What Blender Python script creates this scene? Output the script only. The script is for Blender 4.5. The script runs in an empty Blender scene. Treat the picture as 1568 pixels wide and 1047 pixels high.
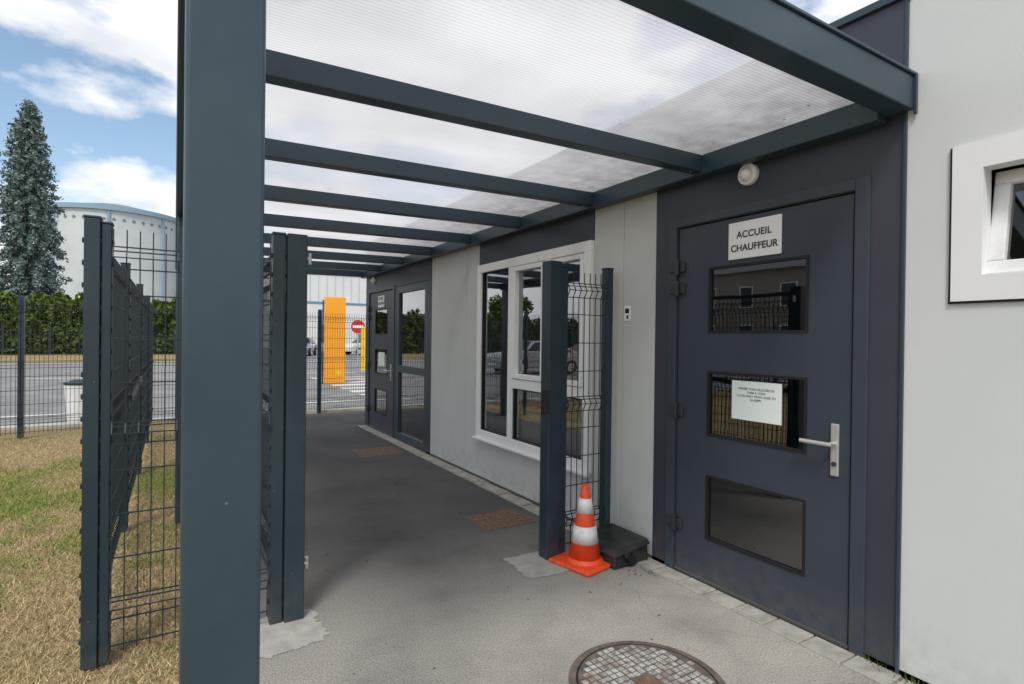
import bpy, bmesh, math, random
from mathutils import Vector, Matrix, noise
import numpy as np
random.seed(7); rng=np.random.default_rng(7)
S=bpy.context.scene
S.view_settings.view_transform='Standard'
try: S.view_settings.look='None'
except: pass
S.view_settings.exposure=0
COL=S.collection

# ---------------------------------------------------------------- materials
def nn(nt,t,**kw):
    n=nt.nodes.new(t)
    for k,v in kw.items():
        try: setattr(n,k,v)
        except: pass
    return n
def mat(name,c1,c2=None,rough=.5,metal=0,scale=8,bump=0,bscale=60,spec=.5,lo=.35,hi=.65,rvar=0,coat=0,grime=0,specks=0):
    m=bpy.data.materials.new(name); m.use_nodes=True; nt=m.node_tree; L=nt.links.new
    b=nt.nodes['Principled BSDF']
    b.inputs['Roughness'].default_value=rough; b.inputs['Metallic'].default_value=metal
    b.inputs['Specular IOR Level'].default_value=spec
    b.inputs['Coat Weight'].default_value=coat
    b.inputs['Base Color'].default_value=(*c1,1)
    tc=nn(nt,'ShaderNodeTexCoord'); last=None
    if c2:
        n=nn(nt,'ShaderNodeTexNoise'); n.inputs['Scale'].default_value=scale; n.inputs['Detail'].default_value=8; n.inputs['Roughness'].default_value=.65
        L(tc.outputs['Object'],n.inputs['Vector'])
        r=nn(nt,'ShaderNodeValToRGB'); r.color_ramp.elements[0].position=lo; r.color_ramp.elements[1].position=hi
        r.color_ramp.elements[0].color=(*c1,1); r.color_ramp.elements[1].color=(*c2,1)
        L(n.outputs['Fac'],r.inputs['Fac']); last=r.outputs['Color']
        if rvar:
            mr=nn(nt,'ShaderNodeMapRange'); mr.inputs['To Min'].default_value=rough-rvar; mr.inputs['To Max'].default_value=rough+rvar
            L(n.outputs['Fac'],mr.inputs['Value']); L(mr.outputs['Result'],b.inputs['Roughness'])
    if grime and last:
        sp=nn(nt,'ShaderNodeSeparateXYZ'); L(tc.outputs['Object'],sp.inputs[0])
        gn=nn(nt,'ShaderNodeTexNoise'); gn.inputs['Scale'].default_value=11; gn.inputs['Detail'].default_value=8; gn.inputs['Roughness'].default_value=.7
        L(tc.outputs['Object'],gn.inputs['Vector'])
        gz=nn(nt,'ShaderNodeMapRange'); gz.inputs['From Min'].default_value=0; gz.inputs['From Max'].default_value=.32; gz.inputs['To Min'].default_value=1; gz.inputs['To Max'].default_value=.0; L(sp.outputs['Z'],gz.inputs['Value'])
        gr=nn(nt,'ShaderNodeMapRange'); gr.inputs['From Min'].default_value=.38; gr.inputs['From Max'].default_value=.75; L(gn.outputs['Fac'],gr.inputs['Value'])
        gg=nn(nt,'ShaderNodeMath',operation='MULTIPLY'); L(gz.outputs[0],gg.inputs[0]); L(gr.outputs[0],gg.inputs[1])
        g2=nn(nt,'ShaderNodeMath',operation='MULTIPLY'); g2.inputs[1].default_value=grime; L(gg.outputs[0],g2.inputs[0])
        gx=nn(nt,'ShaderNodeMix',data_type='RGBA'); gx.inputs['B'].default_value=(.20,.18,.14,1); L(g2.outputs[0],gx.inputs['Factor']); L(last,gx.inputs['A']); last=gx.outputs['Result']
    if specks and last:
        v=nn(nt,'ShaderNodeTexVoronoi'); v.inputs['Scale'].default_value=9; L(tc.outputs['Object'],v.inputs['Vector'])
        vr=nn(nt,'ShaderNodeMapRange'); vr.inputs['From Min'].default_value=.02; vr.inputs['From Max'].default_value=.04; vr.inputs['To Min'].default_value=specks; vr.inputs['To Max'].default_value=0; L(v.outputs['Distance'],vr.inputs['Value'])
        vx=nn(nt,'ShaderNodeMix',data_type='RGBA'); vx.inputs['B'].default_value=(.35,.36,.36,1); L(vr.outputs[0],vx.inputs['Factor']); L(last,vx.inputs['A']); last=vx.outputs['Result']
    if last: L(last,b.inputs['Base Color'])
    if bump:
        n2=nn(nt,'ShaderNodeTexNoise'); n2.inputs['Scale'].default_value=bscale; n2.inputs['Detail'].default_value=4
        L(tc.outputs['Object'],n2.inputs['Vector'])
        bp=nn(nt,'ShaderNodeBump'); bp.inputs['Strength'].default_value=bump; bp.inputs['Distance'].default_value=.01
        L(n2.outputs['Fac'],bp.inputs['Height']); L(bp.outputs['Normal'],b.inputs['Normal'])
    return m

M={}
M['anth']=mat('anthracite_steel',(.023,.046,.064),(.030,.055,.074),rough=.36,scale=4,bump=.04,bscale=300,rvar=.07,specks=.5,grime=.3)
M['anth_dark']=mat('anthracite_cladding',(.035,.041,.057),(.040,.047,.064),rough=.42,scale=2,bump=.03,bscale=200,rvar=.07,grime=.3)
M['door']=mat('door_paint',(.036,.047,.067),(.041,.053,.074),rough=.4,scale=2.5,bump=.03,bscale=250,rvar=.07,grime=.35)
M['fence']=mat('fence_green_black',(.012,.029,.042),(.019,.038,.051),rough=.4,scale=5,specks=.3,grime=.3)
M['wire']=mat('fence_wire',(.010,.020,.026),rough=.5)
M['wall']=mat('render_grey',(.605,.63,.625),(.63,.65,.645),rough=.9,scale=1.6,bump=.12,bscale=260,spec=.2,grime=.4)
M['wall2']=mat('panel_grey',(.50,.515,.505),(.55,.565,.55),rough=.85,scale=1.3,bump=.12,bscale=200,spec=.2,grime=.6)
M['white']=mat('white_pvc',(.80,.81,.81),(.77,.78,.78),rough=.35,scale=4,grime=.3)
M['black']=mat('black_rubber',(.008,.008,.009),rough=.6)
M['bplast']=mat('black_plastic',(.010,.011,.012),(.022,.023,.024),rough=.42,scale=12,grime=.2)
M['steel']=mat('brushed_steel',(.62,.61,.59),rough=.35,metal=.6)
M['dsteel']=mat('hinge_steel',(.05,.06,.07),rough=.4,metal=.4)
M['orange']=mat('cone_orange',(.82,.085,.02),(.60,.065,.02),rough=.5,scale=14,lo=.45,hi=.75)
M['refl']=mat('cone_white_band',(.78,.78,.78),(.58,.58,.57),rough=.4,scale=24,lo=.45,hi=.75)
M['sheet']=mat('paper_white',(.74,.82,.79),rough=.7)
M['signw']=mat('sign_white',(.80,.80,.79),rough=.4)
M['ink']=mat('ink',(.02,.02,.02),rough=.6)
M['totem']=mat('totem_orange',(.85,.35,.018),(.80,.31,.014),rough=.4,scale=1)
M['yellow']=mat('yellow_paint',(.80,.50,.02),rough=.4)
M['red']=mat('sign_red',(.55,.02,.02),rough=.35)
M['concrete']=mat('light_concrete',(.30,.29,.27),(.40,.39,.36),rough=.95,scale=9,bump=.4,bscale=120,spec=.2)
M['paver']=mat('paver_concrete',(.26,.25,.225),(.42,.40,.36),rough=.95,scale=9,bump=.5,bscale=90,spec=.2)
M['rust']=mat('rusty_plate',(.12,.065,.042),(.20,.125,.085),rough=.85,scale=22,bump=.4,bscale=90)
M['slat']=mat('dark_slat',(.05,.045,.04),rough=.7)
M['kerb']=mat('kerb_stone',(.38,.37,.34),(.48,.47,.44),rough=.95,scale=5,bump=.3)
M['mark']=mat('road_paint',(.62,.62,.60),(.42,.42,.41),rough=.8,scale=8,lo=.5,hi=.8)
M['tyre']=mat('tyre',(.015,.015,.016),rough=.8)
M['roofm']=mat('roof_grey',(.15,.16,.17),(.20,.21,.22),rough=.7,scale=2)
M['int']=mat('interior_wall',(.26,.25,.24),rough=.9)
M['intf']=mat('interior_floor',(.10,.095,.085),rough=.35)
M['facade']=mat('factory_cladding',(.62,.63,.63),(.68,.69,.69),rough=.6,scale=.3)
M['blueband']=mat('blue_cladding',(.12,.24,.36),rough=.6)
M['tank']=mat('tank_paint',(.44,.49,.52),(.54,.58,.60),rough=.8,scale=.15)
M['tankrib']=mat('tank_rib',(.22,.34,.46),rough=.8)
M['bark']=mat('bark',(.07,.05,.035),(.12,.09,.07),rough=.95,scale=6,bump=.5,bscale=20)

def leafmat(name,c1,c2,scale):
    m=mat(name,c1,c2,rough=.75,scale=scale,lo=.3,hi=.7,spec=.2); return m
M['spruce']=leafmat('spruce_needles',(.055,.095,.085),(.26,.34,.32),1.8)
M['hedge']=leafmat('hedge_leaves',(.025,.06,.010),(.13,.18,.03),1.1)
M['leaf']=leafmat('tree_leaves',(.035,.08,.015),(.12,.16,.03),.8)

def asphalt(name,dark,light,usey=False):
    m=bpy.data.materials.new(name); m.use_nodes=True; nt=m.node_tree; b=nt.nodes['Principled BSDF']
    L=nt.links.new
    tc=nn(nt,'ShaderNodeTexCoord')
    big=nn(nt,'ShaderNodeTexNoise'); big.inputs['Scale'].default_value=.9; big.inputs['Detail'].default_value=8; big.inputs['Roughness'].default_value=.66
    fine=nn(nt,'ShaderNodeTexNoise'); fine.inputs['Scale'].default_value=120; fine.inputs['Detail'].default_value=3; fine.inputs['Roughness'].default_value=.8
    vor=nn(nt,'ShaderNodeTexVoronoi'); vor.inputs['Scale'].default_value=130
    spot=nn(nt,'ShaderNodeTexVoronoi'); spot.inputs['Scale'].default_value=5.5
    for n in (big,fine,vor,spot): L(tc.outputs['Object'],n.inputs['Vector'])
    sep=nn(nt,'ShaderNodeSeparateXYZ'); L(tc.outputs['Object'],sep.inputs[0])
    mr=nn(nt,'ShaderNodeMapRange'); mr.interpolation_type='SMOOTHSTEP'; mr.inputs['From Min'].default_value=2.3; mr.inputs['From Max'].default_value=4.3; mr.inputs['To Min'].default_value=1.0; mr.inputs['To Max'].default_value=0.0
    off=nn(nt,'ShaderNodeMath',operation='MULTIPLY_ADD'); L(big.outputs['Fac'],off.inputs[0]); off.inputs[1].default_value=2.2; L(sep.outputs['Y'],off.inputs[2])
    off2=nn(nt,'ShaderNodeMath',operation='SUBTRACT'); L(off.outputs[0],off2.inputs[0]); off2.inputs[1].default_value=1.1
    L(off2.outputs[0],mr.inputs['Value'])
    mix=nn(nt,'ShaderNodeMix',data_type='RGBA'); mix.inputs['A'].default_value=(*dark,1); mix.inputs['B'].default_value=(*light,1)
    if usey: L(mr.outputs['Result'],mix.inputs['Factor'])  # canopy shade painted into the albedo along y, together with damp and dusty tone
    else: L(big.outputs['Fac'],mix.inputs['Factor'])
    cur=mix.outputs['Result']
    def mul(fac_out,p0,p1,c0,c1,amt=1):
        nonlocal cur
        r=nn(nt,'ShaderNodeValToRGB'); r.color_ramp.elements[0].position=p0; r.color_ramp.elements[1].position=p1
        r.color_ramp.elements[0].color=(*c0,1); r.color_ramp.elements[1].color=(*c1,1); L(fac_out,r.inputs['Fac'])
        x=nn(nt,'ShaderNodeMix',data_type='RGBA',blend_type='MULTIPLY'); x.inputs['Factor'].default_value=amt
        L(cur,x.inputs['A']); L(r.outputs['Color'],x.inputs['B']); cur=x.outputs['Result']
    mul(big.outputs['Fac'],.32,.68,(.78,.78,.79),(1.18,1.17,1.15))
    mul(fine.outputs['Fac'],.3,.7,(.55,.55,.55),(1.45,1.43,1.4))
    mul(spot.outputs['Distance'],.025,.045,(.55,.54,.53),(1,1,1),.7)
    stn=nn(nt,'ShaderNodeTexNoise'); stn.inputs['Scale'].default_value=1.9; stn.inputs['Detail'].default_value=6; stn.inputs['Roughness'].default_value=.6
    mp=nn(nt,'ShaderNodeMapping'); mp.inputs['Location'].default_value=(7.3,2.2,0); L(tc.outputs['Object'],mp.inputs[0]); L(mp.outputs[0],stn.inputs['Vector'])
    mul(stn.outputs['Fac'],.32,.5,(.80,.80,.81),(1,1,1))
    wn=nn(nt,'ShaderNodeTexNoise'); wn.inputs['Scale'].default_value=3; wn.inputs['Detail'].default_value=5; L(tc.outputs['Object'],wn.inputs['Vector'])
    va=nn(nt,'ShaderNodeVectorMath',operation='MULTIPLY_ADD'); va.inputs[1].default_value=(.5,.5,.0); L(wn.outputs['Color'],va.inputs[0]); L(tc.outputs['Object'],va.inputs[2])
    cr=nn(nt,'ShaderNodeTexVoronoi',feature='DISTANCE_TO_EDGE'); cr.inputs['Scale'].default_value=.4; L(va.outputs[0],cr.inputs['Vector'])
    mul(cr.outputs['Distance'],.0006,.0028,(.6,.59,.57),(1,1,1),.35)
    L(cur,b.inputs['Base Color'])
    b.inputs['Roughness'].default_value=.9; b.inputs['Specular IOR Level'].default_value=.25
    bp=nn(nt,'ShaderNodeBump'); bp.inputs['Strength'].default_value=.6; bp.inputs['Distance'].default_value=.006
    L(vor.outputs['Distance'],bp.inputs['Height']); L(bp.outputs['Normal'],b.inputs['Normal'])
    return m
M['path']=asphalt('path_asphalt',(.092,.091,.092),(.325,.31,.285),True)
M['road']=asphalt('road_asphalt',(.20,.205,.21),(.27,.27,.27))

def lawn():
    m=bpy.data.materials.new('dry_lawn'); m.use_nodes=True; nt=m.node_tree; b=nt.nodes['Principled BSDF']; L=nt.links.new
    tc=nn(nt,'ShaderNodeTexCoord')
    a=nn(nt,'ShaderNodeTexNoise'); a.inputs['Scale'].default_value=.8; a.inputs['Detail'].default_value=8; a.inputs['Roughness'].default_value=.7
    c=nn(nt,'ShaderNodeTexNoise'); c.inputs['Scale'].default_value=45; c.inputs['Detail'].default_value=6
    L(tc.outputs['Object'],a.inputs['Vector']); L(tc.outputs['Object'],c.inputs['Vector'])
    r=nn(nt,'ShaderNodeValToRGB'); e=r.color_ramp.elements; e[0].position=.48; e[0].color=(.36,.27,.15,1); e[1].position=.68; e[1].color=(.20,.20,.07,1)
    L(a.outputs['Fac'],r.inputs['Fac'])
    r2=nn(nt,'ShaderNodeValToRGB'); r2.color_ramp.elements[0].position=.3; r2.color_ramp.elements[1].position=.7
    r2.color_ramp.elements[0].color=(.45,.43,.4,1); r2.color_ramp.elements[1].color=(1.3,1.3,1.3,1); L(c.outputs['Fac'],r2.inputs['Fac'])
    x=nn(nt,'ShaderNodeMix',data_type='RGBA',blend_type='MULTIPLY'); x.inputs['Factor'].default_value=1
    L(r.outputs['Color'],x.inputs['A']); L(r2.outputs['Color'],x.inputs['B']); L(x.outputs['Result'],b.inputs['Base Color'])
    b.inputs['Roughness'].default_value=.95; b.inputs['Specular IOR Level'].default_value=.1
    bp=nn(nt,'ShaderNodeBump'); bp.inputs['Strength'].default_value=.8; bp.inputs['Distance'].default_value=.03
    L(c.outputs['Fac'],bp.inputs['Height']); L(bp.outputs['Normal'],b.inputs['Normal'])
    return m
M['lawn']=lawn()
def blade():
    m=bpy.data.materials.new('grass_blades'); m.use_nodes=True; nt=m.node_tree; b=nt.nodes['Principled BSDF']
    a=nn(nt,'ShaderNodeAttribute'); a.attribute_name='Col'
    nt.links.new(a.outputs['Color'],b.inputs['Base Color']); b.inputs['Roughness'].default_value=.8; b.inputs['Specular IOR Level'].default_value=.15
    return m
M['blade']=blade()

def glass(name,tint=(.55,.6,.6),k=.12):
    m=bpy.data.materials.new(name); m.use_nodes=True; nt=m.node_tree; nt.nodes.clear(); L=nt.links.new
    o=nn(nt,'ShaderNodeOutputMaterial'); t=nn(nt,'ShaderNodeBsdfTransparent'); t.inputs[0].default_value=(*tint,1)
    g=nn(nt,'ShaderNodeBsdfGlossy'); g.inputs['Roughness'].default_value=.012; g.inputs['Color'].default_value=(.95,.97,1,1)
    f=nn(nt,'ShaderNodeFresnel'); f.inputs['IOR'].default_value=1.5
    a=nn(nt,'ShaderNodeMath',operation='MULTIPLY_ADD'); a.use_clamp=True; a.inputs[1].default_value=1.5; a.inputs[2].default_value=k
    tc=nn(nt,'ShaderNodeTexCoord'); n=nn(nt,'ShaderNodeTexNoise'); n.inputs['Scale'].default_value=1.8; bp=nn(nt,'ShaderNodeBump'); bp.inputs['Strength'].default_value=.06; bp.inputs['Distance'].default_value=.02
    L(tc.outputs['Object'],n.inputs['Vector']); L(n.outputs['Fac'],bp.inputs['Height']); L(bp.outputs['Normal'],g.inputs['Normal'])
    L(f.outputs[0],a.inputs[0]); x=nn(nt,'ShaderNodeMixShader'); L(a.outputs[0],x.inputs[0]); L(t.outputs[0],x.inputs[1]); L(g.outputs[0],x.inputs[2]); L(x.outputs[0],o.inputs[0])
    return m
M['glass']=glass('window_glass',(.62,.67,.67),k=.24)
M['glassd']=glass('door_glass',(.42,.45,.46),k=.11)
M['carglass']=mat('car_glass',(.01,.013,.016),rough=.05)

def poly():
    m=bpy.data.materials.new('polycarbonate_sheet'); m.use_nodes=True; nt=m.node_tree; nt.nodes.clear(); L=nt.links.new
    o=nn(nt,'ShaderNodeOutputMaterial'); tr=nn(nt,'ShaderNodeBsdfTranslucent'); df=nn(nt,'ShaderNodeBsdfDiffuse'); tp=nn(nt,'ShaderNodeBsdfTransparent'); gl=nn(nt,'ShaderNodeBsdfGlossy')
    gl.inputs['Roughness'].default_value=.2
    tc=nn(nt,'ShaderNodeTexCoord'); sep=nn(nt,'ShaderNodeSeparateXYZ'); L(tc.outputs['Object'],sep.inputs[0])
    fr=nn(nt,'ShaderNodeMath',operation='MULTIPLY'); L(sep.outputs['Y'],fr.inputs[0]); fr.inputs[1].default_value=2*math.pi/.02
    sn=nn(nt,'ShaderNodeMath',operation='SINE'); L(fr.outputs[0],sn.inputs[0])
    mr=nn(nt,'ShaderNodeMapRange'); mr.inputs['From Min'].default_value=.3; mr.inputs['From Max'].default_value=1; mr.inputs['To Min'].default_value=1; mr.inputs['To Max'].default_value=.80
    L(sn.outputs[0],mr.inputs['Value'])
    n=nn(nt,'ShaderNodeTexNoise'); n.inputs['Scale'].default_value=1.1; n.inputs['Detail'].default_value=6; n.inputs['Roughness'].default_value=.5
    ma=nn(nt,'ShaderNodeMapping'); ma.inputs['Scale'].default_value=(.7,1.3,1); L(tc.outputs['Object'],ma.inputs[0]); L(ma.outputs[0],n.inputs['Vector'])
    mn=nn(nt,'ShaderNodeMapRange'); mn.inputs['From Min'].default_value=.3; mn.inputs['From Max'].default_value=.65; mn.inputs['To Min'].default_value=.76; mn.inputs['To Max'].default_value=1.0; L(n.outputs['Fac'],mn.inputs['Value'])
    mu=nn(nt,'ShaderNodeMath',operation='MULTIPLY'); L(mr.outputs[0],mu.inputs[0]); L(mn.outputs[0],mu.inputs[1])
    dn=nn(nt,'ShaderNodeTexNoise'); dn.inputs['Scale'].default_value=9; dn.inputs['Detail'].default_value=8; L(tc.outputs['Object'],dn.inputs['Vector'])
    dx=nn(nt,'ShaderNodeMapRange'); dx.inputs['From Min'].default_value=1.6; dx.inputs['From Max'].default_value=2.8; dx.inputs['To Min'].default_value=0; dx.inputs['To Max'].default_value=.9; L(sep.outputs['X'],dx.inputs['Value'])
    dm=nn(nt,'ShaderNodeMath',operation='MULTIPLY'); L(dx.outputs[0],dm.inputs[0]); L(dn.outputs['Fac'],dm.inputs[1])
    ds=nn(nt,'ShaderNodeMath',operation='SUBTRACT'); ds.inputs[0].default_value=1; L(dm.outputs[0],ds.inputs[1])
    mu2=nn(nt,'ShaderNodeMath',operation='MULTIPLY'); L(mu.outputs[0],mu2.inputs[0]); L(ds.outputs[0],mu2.inputs[1])
    cm=nn(nt,'ShaderNodeVectorMath',operation='SCALE'); cm.inputs[0].default_value=(.71,.70,.71); L(mu2.outputs[0],cm.inputs['Scale'])
    L(cm.outputs[0],tr.inputs[0]); L(cm.outputs[0],df.inputs[0]); 
    tp.inputs[0].default_value=(.9,.92,.92,1)
    a=nn(nt,'ShaderNodeMixShader'); a.inputs[0].default_value=.12; L(tr.outputs[0],a.inputs[1]); L(df.outputs[0],a.inputs[2])
    b=nn(nt,'ShaderNodeMixShader'); b.inputs[0].default_value=.22; L(a.outputs[0],b.inputs[1]); L(tp.outputs[0],b.inputs[2])
    c=nn(nt,'ShaderNodeMixShader'); c.inputs[0].default_value=.08; L(b.outputs[0],c.inputs[1]); L(gl.outputs[0],c.inputs[2])
    L(c.outputs[0],o.inputs[0]); return m
M['poly']=poly()

def brick():
    m=bpy.data.materials.new('red_brick'); m.use_nodes=True; nt=m.node_tree; b=nt.nodes['Principled BSDF']
    tc=nn(nt,'ShaderNodeTexCoord'); mp=nn(nt,'ShaderNodeMapping'); mp.inputs['Rotation'].default_value=(math.pi/2,0,math.pi/2)
    br=nn(nt,'ShaderNodeTexBrick'); br.inputs['Scale'].default_value=4; br.inputs['Color1'].default_value=(.30,.12,.07,1); br.inputs['Color2'].default_value=(.22,.085,.05,1); br.inputs['Mortar'].default_value=(.3,.27,.23,1)
    nt.links.new(tc.outputs['Object'],mp.inputs[0]); nt.links.new(mp.outputs[0],br.inputs['Vector']); nt.links.new(br.outputs['Color'],b.inputs['Base Color']); b.inputs['Roughness'].default_value=.9
    return m
M['brick']=brick()
def cover():
    m=bpy.data.materials.new('manhole_mosaic'); m.use_nodes=True; nt=m.node_tree; b=nt.nodes['Principled BSDF']; L=nt.links.new
    tc=nn(nt,'ShaderNodeTexCoord'); n=nn(nt,'ShaderNodeTexNoise'); n.inputs['Scale'].default_value=40; n.inputs['Detail'].default_value=5
    w=nn(nt,'ShaderNodeTexNoise'); w.inputs['Scale'].default_value=5; w.inputs['Detail'].default_value=5
    L(tc.outputs['Object'],n.inputs[0]); L(tc.outputs['Object'],w.inputs[0])
    r=nn(nt,'ShaderNodeValToRGB'); r.color_ramp.elements[0].position=.35; r.color_ramp.elements[1].position=.65; r.color_ramp.elements[0].color=(.17,.165,.15,1); r.color_ramp.elements[1].color=(.48,.47,.44,1); L(n.outputs['Fac'],r.inputs[0])
    r2=nn(nt,'ShaderNodeValToRGB'); r2.color_ramp.elements[0].position=.5; r2.color_ramp.elements[1].position=.62; r2.color_ramp.elements[0].color=(0,0,0,1); r2.color_ramp.elements[1].color=(.75,.75,.75,1); L(w.outputs['Fac'],r2.inputs[0])
    x=nn(nt,'ShaderNodeMix',data_type='RGBA'); x.inputs['B'].default_value=(.16,.10,.07,1); L(r2.outputs[0],x.inputs['Factor']); L(r.outputs[0],x.inputs['A']); L(x.outputs['Result'],b.inputs['Base Color']); b.inputs['Roughness'].default_value=.85
    return m
M['cover']=cover()
M['iron']=mat('cast_iron',(.065,.06,.055),(.16,.12,.10),rough=.75,scale=15,bump=.3,bscale=80)

# ---------------------------------------------------------------- mesh helpers
class MB:
    def __init__(s): s.v=[]; s.f=[]
    def box(s,x0,x1,y0,y1,z0,z1):
        b=len(s.v); s.v+=[(x0,y0,z0),(x1,y0,z0),(x1,y1,z0),(x0,y1,z0),(x0,y0,z1),(x1,y0,z1),(x1,y1,z1),(x0,y1,z1)]
        s.f+=[(b+3,b+2,b+1,b),(b+4,b+5,b+6,b+7),(b,b+1,b+5,b+4),(b+1,b+2,b+6,b+5),(b+2,b+3,b+7,b+6),(b+3,b,b+4,b+7)]; return s
    def prism(s,a,b,w,h=None):
        a=Vector(a);b=Vector(b);d=(b-a).normalized(); h=h or w
        u=d.cross(Vector((0,0,1)));
        if u.length<.01: u=Vector((1,0,0))
        u.normalize(); k=u.cross(d).normalized(); n=len(s.v)
        for p in (a,b):
            for (i,j) in ((-1,-1),(1,-1),(1,1),(-1,1)): s.v.append(tuple(p+u*w/2*i+k*h/2*j))
        s.f+=[(n+3,n+2,n+1,n),(n+4,n+5,n+6,n+7)]+[(n+i,n+(i+1)%4,n+4+(i+1)%4,n+4+i) for i in range(4)]; return s
    def cyl(s,a,b,r0,r1=None,n=20,cap=True):
        a=Vector(a);b=Vector(b);r1=r0 if r1 is None else r1;d=(b-a).normalized()
        u=d.cross(Vector((0,0,1)))
        if u.length<.01: u=Vector((1,0,0))
        u.normalize();k=d.cross(u).normalized();m=len(s.v)
        for p,r in((a,r0),(b,r1)):
            for i in range(n):
                t=2*math.pi*i/n; s.v.append(tuple(p+u*math.cos(t)*r+k*math.sin(t)*r))
        for i in range(n): s.f.append((m+i,m+(i+1)%n,m+n+(i+1)%n,m+n+i))
        if cap: s.f+=[tuple(range(m+n-1,m-1,-1)),tuple(range(m+n,m+2*n))]
        return s
    def obj(s,name,m,parent=None,bevel=0,smooth=False,seg=2):
        me=bpy.data.meshes.new(name); me.from_pydata(s.v,[],s.f); me.update(); me.validate()
        o=bpy.data.objects.new(name,me); COL.objects.link(o)
        if m: me.materials.append(m)
        if parent: o.parent=parent
        if bevel:
            bm=o.modifiers.new('bev','BEVEL'); bm.width=bevel; bm.segments=seg; bm.limit_method='ANGLE'; bm.angle_limit=.6
        if smooth:
            for p in me.polygons: p.use_smooth=True
        return o
def empty(name,loc=(0,0,0),rz=0):
    e=bpy.data.objects.new(name,None); e.location=loc; e.rotation_euler=(0,0,rz); COL.objects.link(e); e.empty_display_size=.2; return e
def B(name,m,parent,boxes,bevel=0):
    mb=MB()
    for b in boxes: mb.box(*b)
    return mb.obj(name,m,parent,bevel)
def ring(mb,x0,x1,y0,y1,z0,z1,w):
    mb.box(x0,x1,y0,y1,z0,z0+w); mb.box(x0,x1,y0,y1,z1-w,z1); mb.box(x0,x1,y0,y0+w,z0+w,z1-w); mb.box(x0,x1,y1-w,y1,z0+w,z1-w)
def text(s,size,loc,rot,m,parent,name,align='CENTER',bold=0,space=1):
    c=bpy.data.curves.new(name,'FONT'); c.body=s; c.size=size; c.align_x=align; c.extrude=.0004; c.offset=bold; c.space_line=1.15; c.space_character=space
    o=bpy.data.objects.new(name,c); COL.objects.link(o); o.location=loc; o.rotation_euler=rot; c.materials.append(m); o.parent=parent; return o
WALLROT=(math.pi/2,0,-math.pi/2)

X=2.81
# ================================================================= ground
g=MB(); g.v=[(-600,-600,-.02),(600,-600,-.02),(600,900,-.02),(-600,900,-.02)]; g.f=[(0,1,2,3)]; g.obj('ground',M['lawn'])
p=MB(); edge=[]
y=-8.0
while y<11.2: edge.append((.06+.02*noise.noise(Vector((y*3,0,0)))+.012*noise.noise(Vector((y*14,3,0))),y,0)); y+=.06
edge.append((.07,11.2,0)); ne_=len(edge)
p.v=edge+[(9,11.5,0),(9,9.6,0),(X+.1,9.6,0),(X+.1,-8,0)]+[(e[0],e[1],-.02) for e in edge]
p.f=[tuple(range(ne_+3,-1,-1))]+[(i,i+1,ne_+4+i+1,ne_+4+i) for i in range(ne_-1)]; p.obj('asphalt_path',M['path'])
B('road',M['road'],None,[(-120,120,11.75,37,-.03,-.008)])
B('car_park',M['road'],None,[(3,80,37,74,-.03,-.010)])
k=MB()
x=-60
while x<60:
    k.box(x+.004,x+.996,11.5,11.72,-.03,.03); x+=1
k.obj('road_kerb',M['kerb'],bevel=.01)
mk=MB()
mk.box(-60,60,13.2,13.32,-.01,-.004); mk.box(-60,60,35.9,36.05,-.01,-.004)
for i in range(-20,20): mk.box(i*4.5,i*4.5+2.2,24,24.15,-.01,-.004)
for i in range(7): mk.box(4.2+i*.01,7.8,14.2+i*1.1,14.7+i*1.1,-.01,-.0035)
mk.obj('road_marking',M['mark'])
pv=MB(); y=-4.0
while y<9.4:
    l=.2; j=random.uniform(-.004,.004)
    pv.box(2.665+j,2.803,y+.005,y+l-.005,-.01,.006+random.uniform(0,.008)); y+=l
pv.obj('paver_edging',M['paver'],bevel=.004)
def patch(name,cx,cy,rx,ry,z=.003,m='concrete'):
    mb=MB(); n=140
    for i in range(n):
        t=2*math.pi*i/n; c,s_=math.cos(t),math.sin(t); q=1/max(abs(c),abs(s_))**.7; q*=1+.22*noise.noise(Vector((c*2+cx,s_*2+cy,3)))+.10*noise.noise(Vector((c*7+cx,s_*7+cy,3)))+.08*noise.noise(Vector((c*20+cx,s_*20+cy,3))); mb.v.append((cx+rx*c*q,cy+ry*s_*q,z))
    mb.f=[tuple(range(n))]; return mb.obj(name,M[m])
patch('concrete_footing',.42,2.99,.25,.20)
patch('concrete_footing',2.10,3.06,.19,.19)
for (cx,cy,a,b_) in ((2.33,3.98,.23,.2),(2.30,7.15,.28,.27)):
    mb=MB(); mb.box(cx-a,cx+a,cy-b_,cy+b_,-.01,.004)
    n=7
    for i in range(n):
        for j in range(n):
            px=cx-a+(i+.5)*2*a/n; py=cy-b_+(j+.5)*2*b_/n
            mb.box(px-.02,px+.02,py-.004,py+.004,.004,.007)
    mb.obj('access_cover',M['rust'],bevel=.002)
mh=empty('manhole_cover')
cx,cy=1.78,1.75
MB().cyl((cx,cy,-.01),(cx,cy,.004),.345,n=64).obj('frame',M['iron'],mh,bevel=.003)
MB().cyl((cx,cy,-.01),(cx,cy,.0055),.312,n=64).obj('gap',M['black'],mh)
MB().cyl((cx,cy,-.01),(cx,cy,.008),.303,n=64).obj('plate',M['iron'],mh,bevel=.003)
mb=MB()
for i in range(-9,10):
    for j in range(-9,10):
        px,py=i*.034+random.uniform(-.002,.002),j*.034+random.uniform(-.002,.002)
        if math.hypot(px,py)<.275 and not(abs(px)<.05 and abs(py)<.04):
            w=.0135; mb.box(cx+px-w,cx+px+w,cy+py-w,cy+py+w,.008,.0125)
mb.obj('studs',M['cover'],mh,bevel=.002)
B('keyhole',M['rust'],mh,[(cx-.045,cx+.045,cy-.035,cy+.035,.008,.012)],.003)

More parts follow.
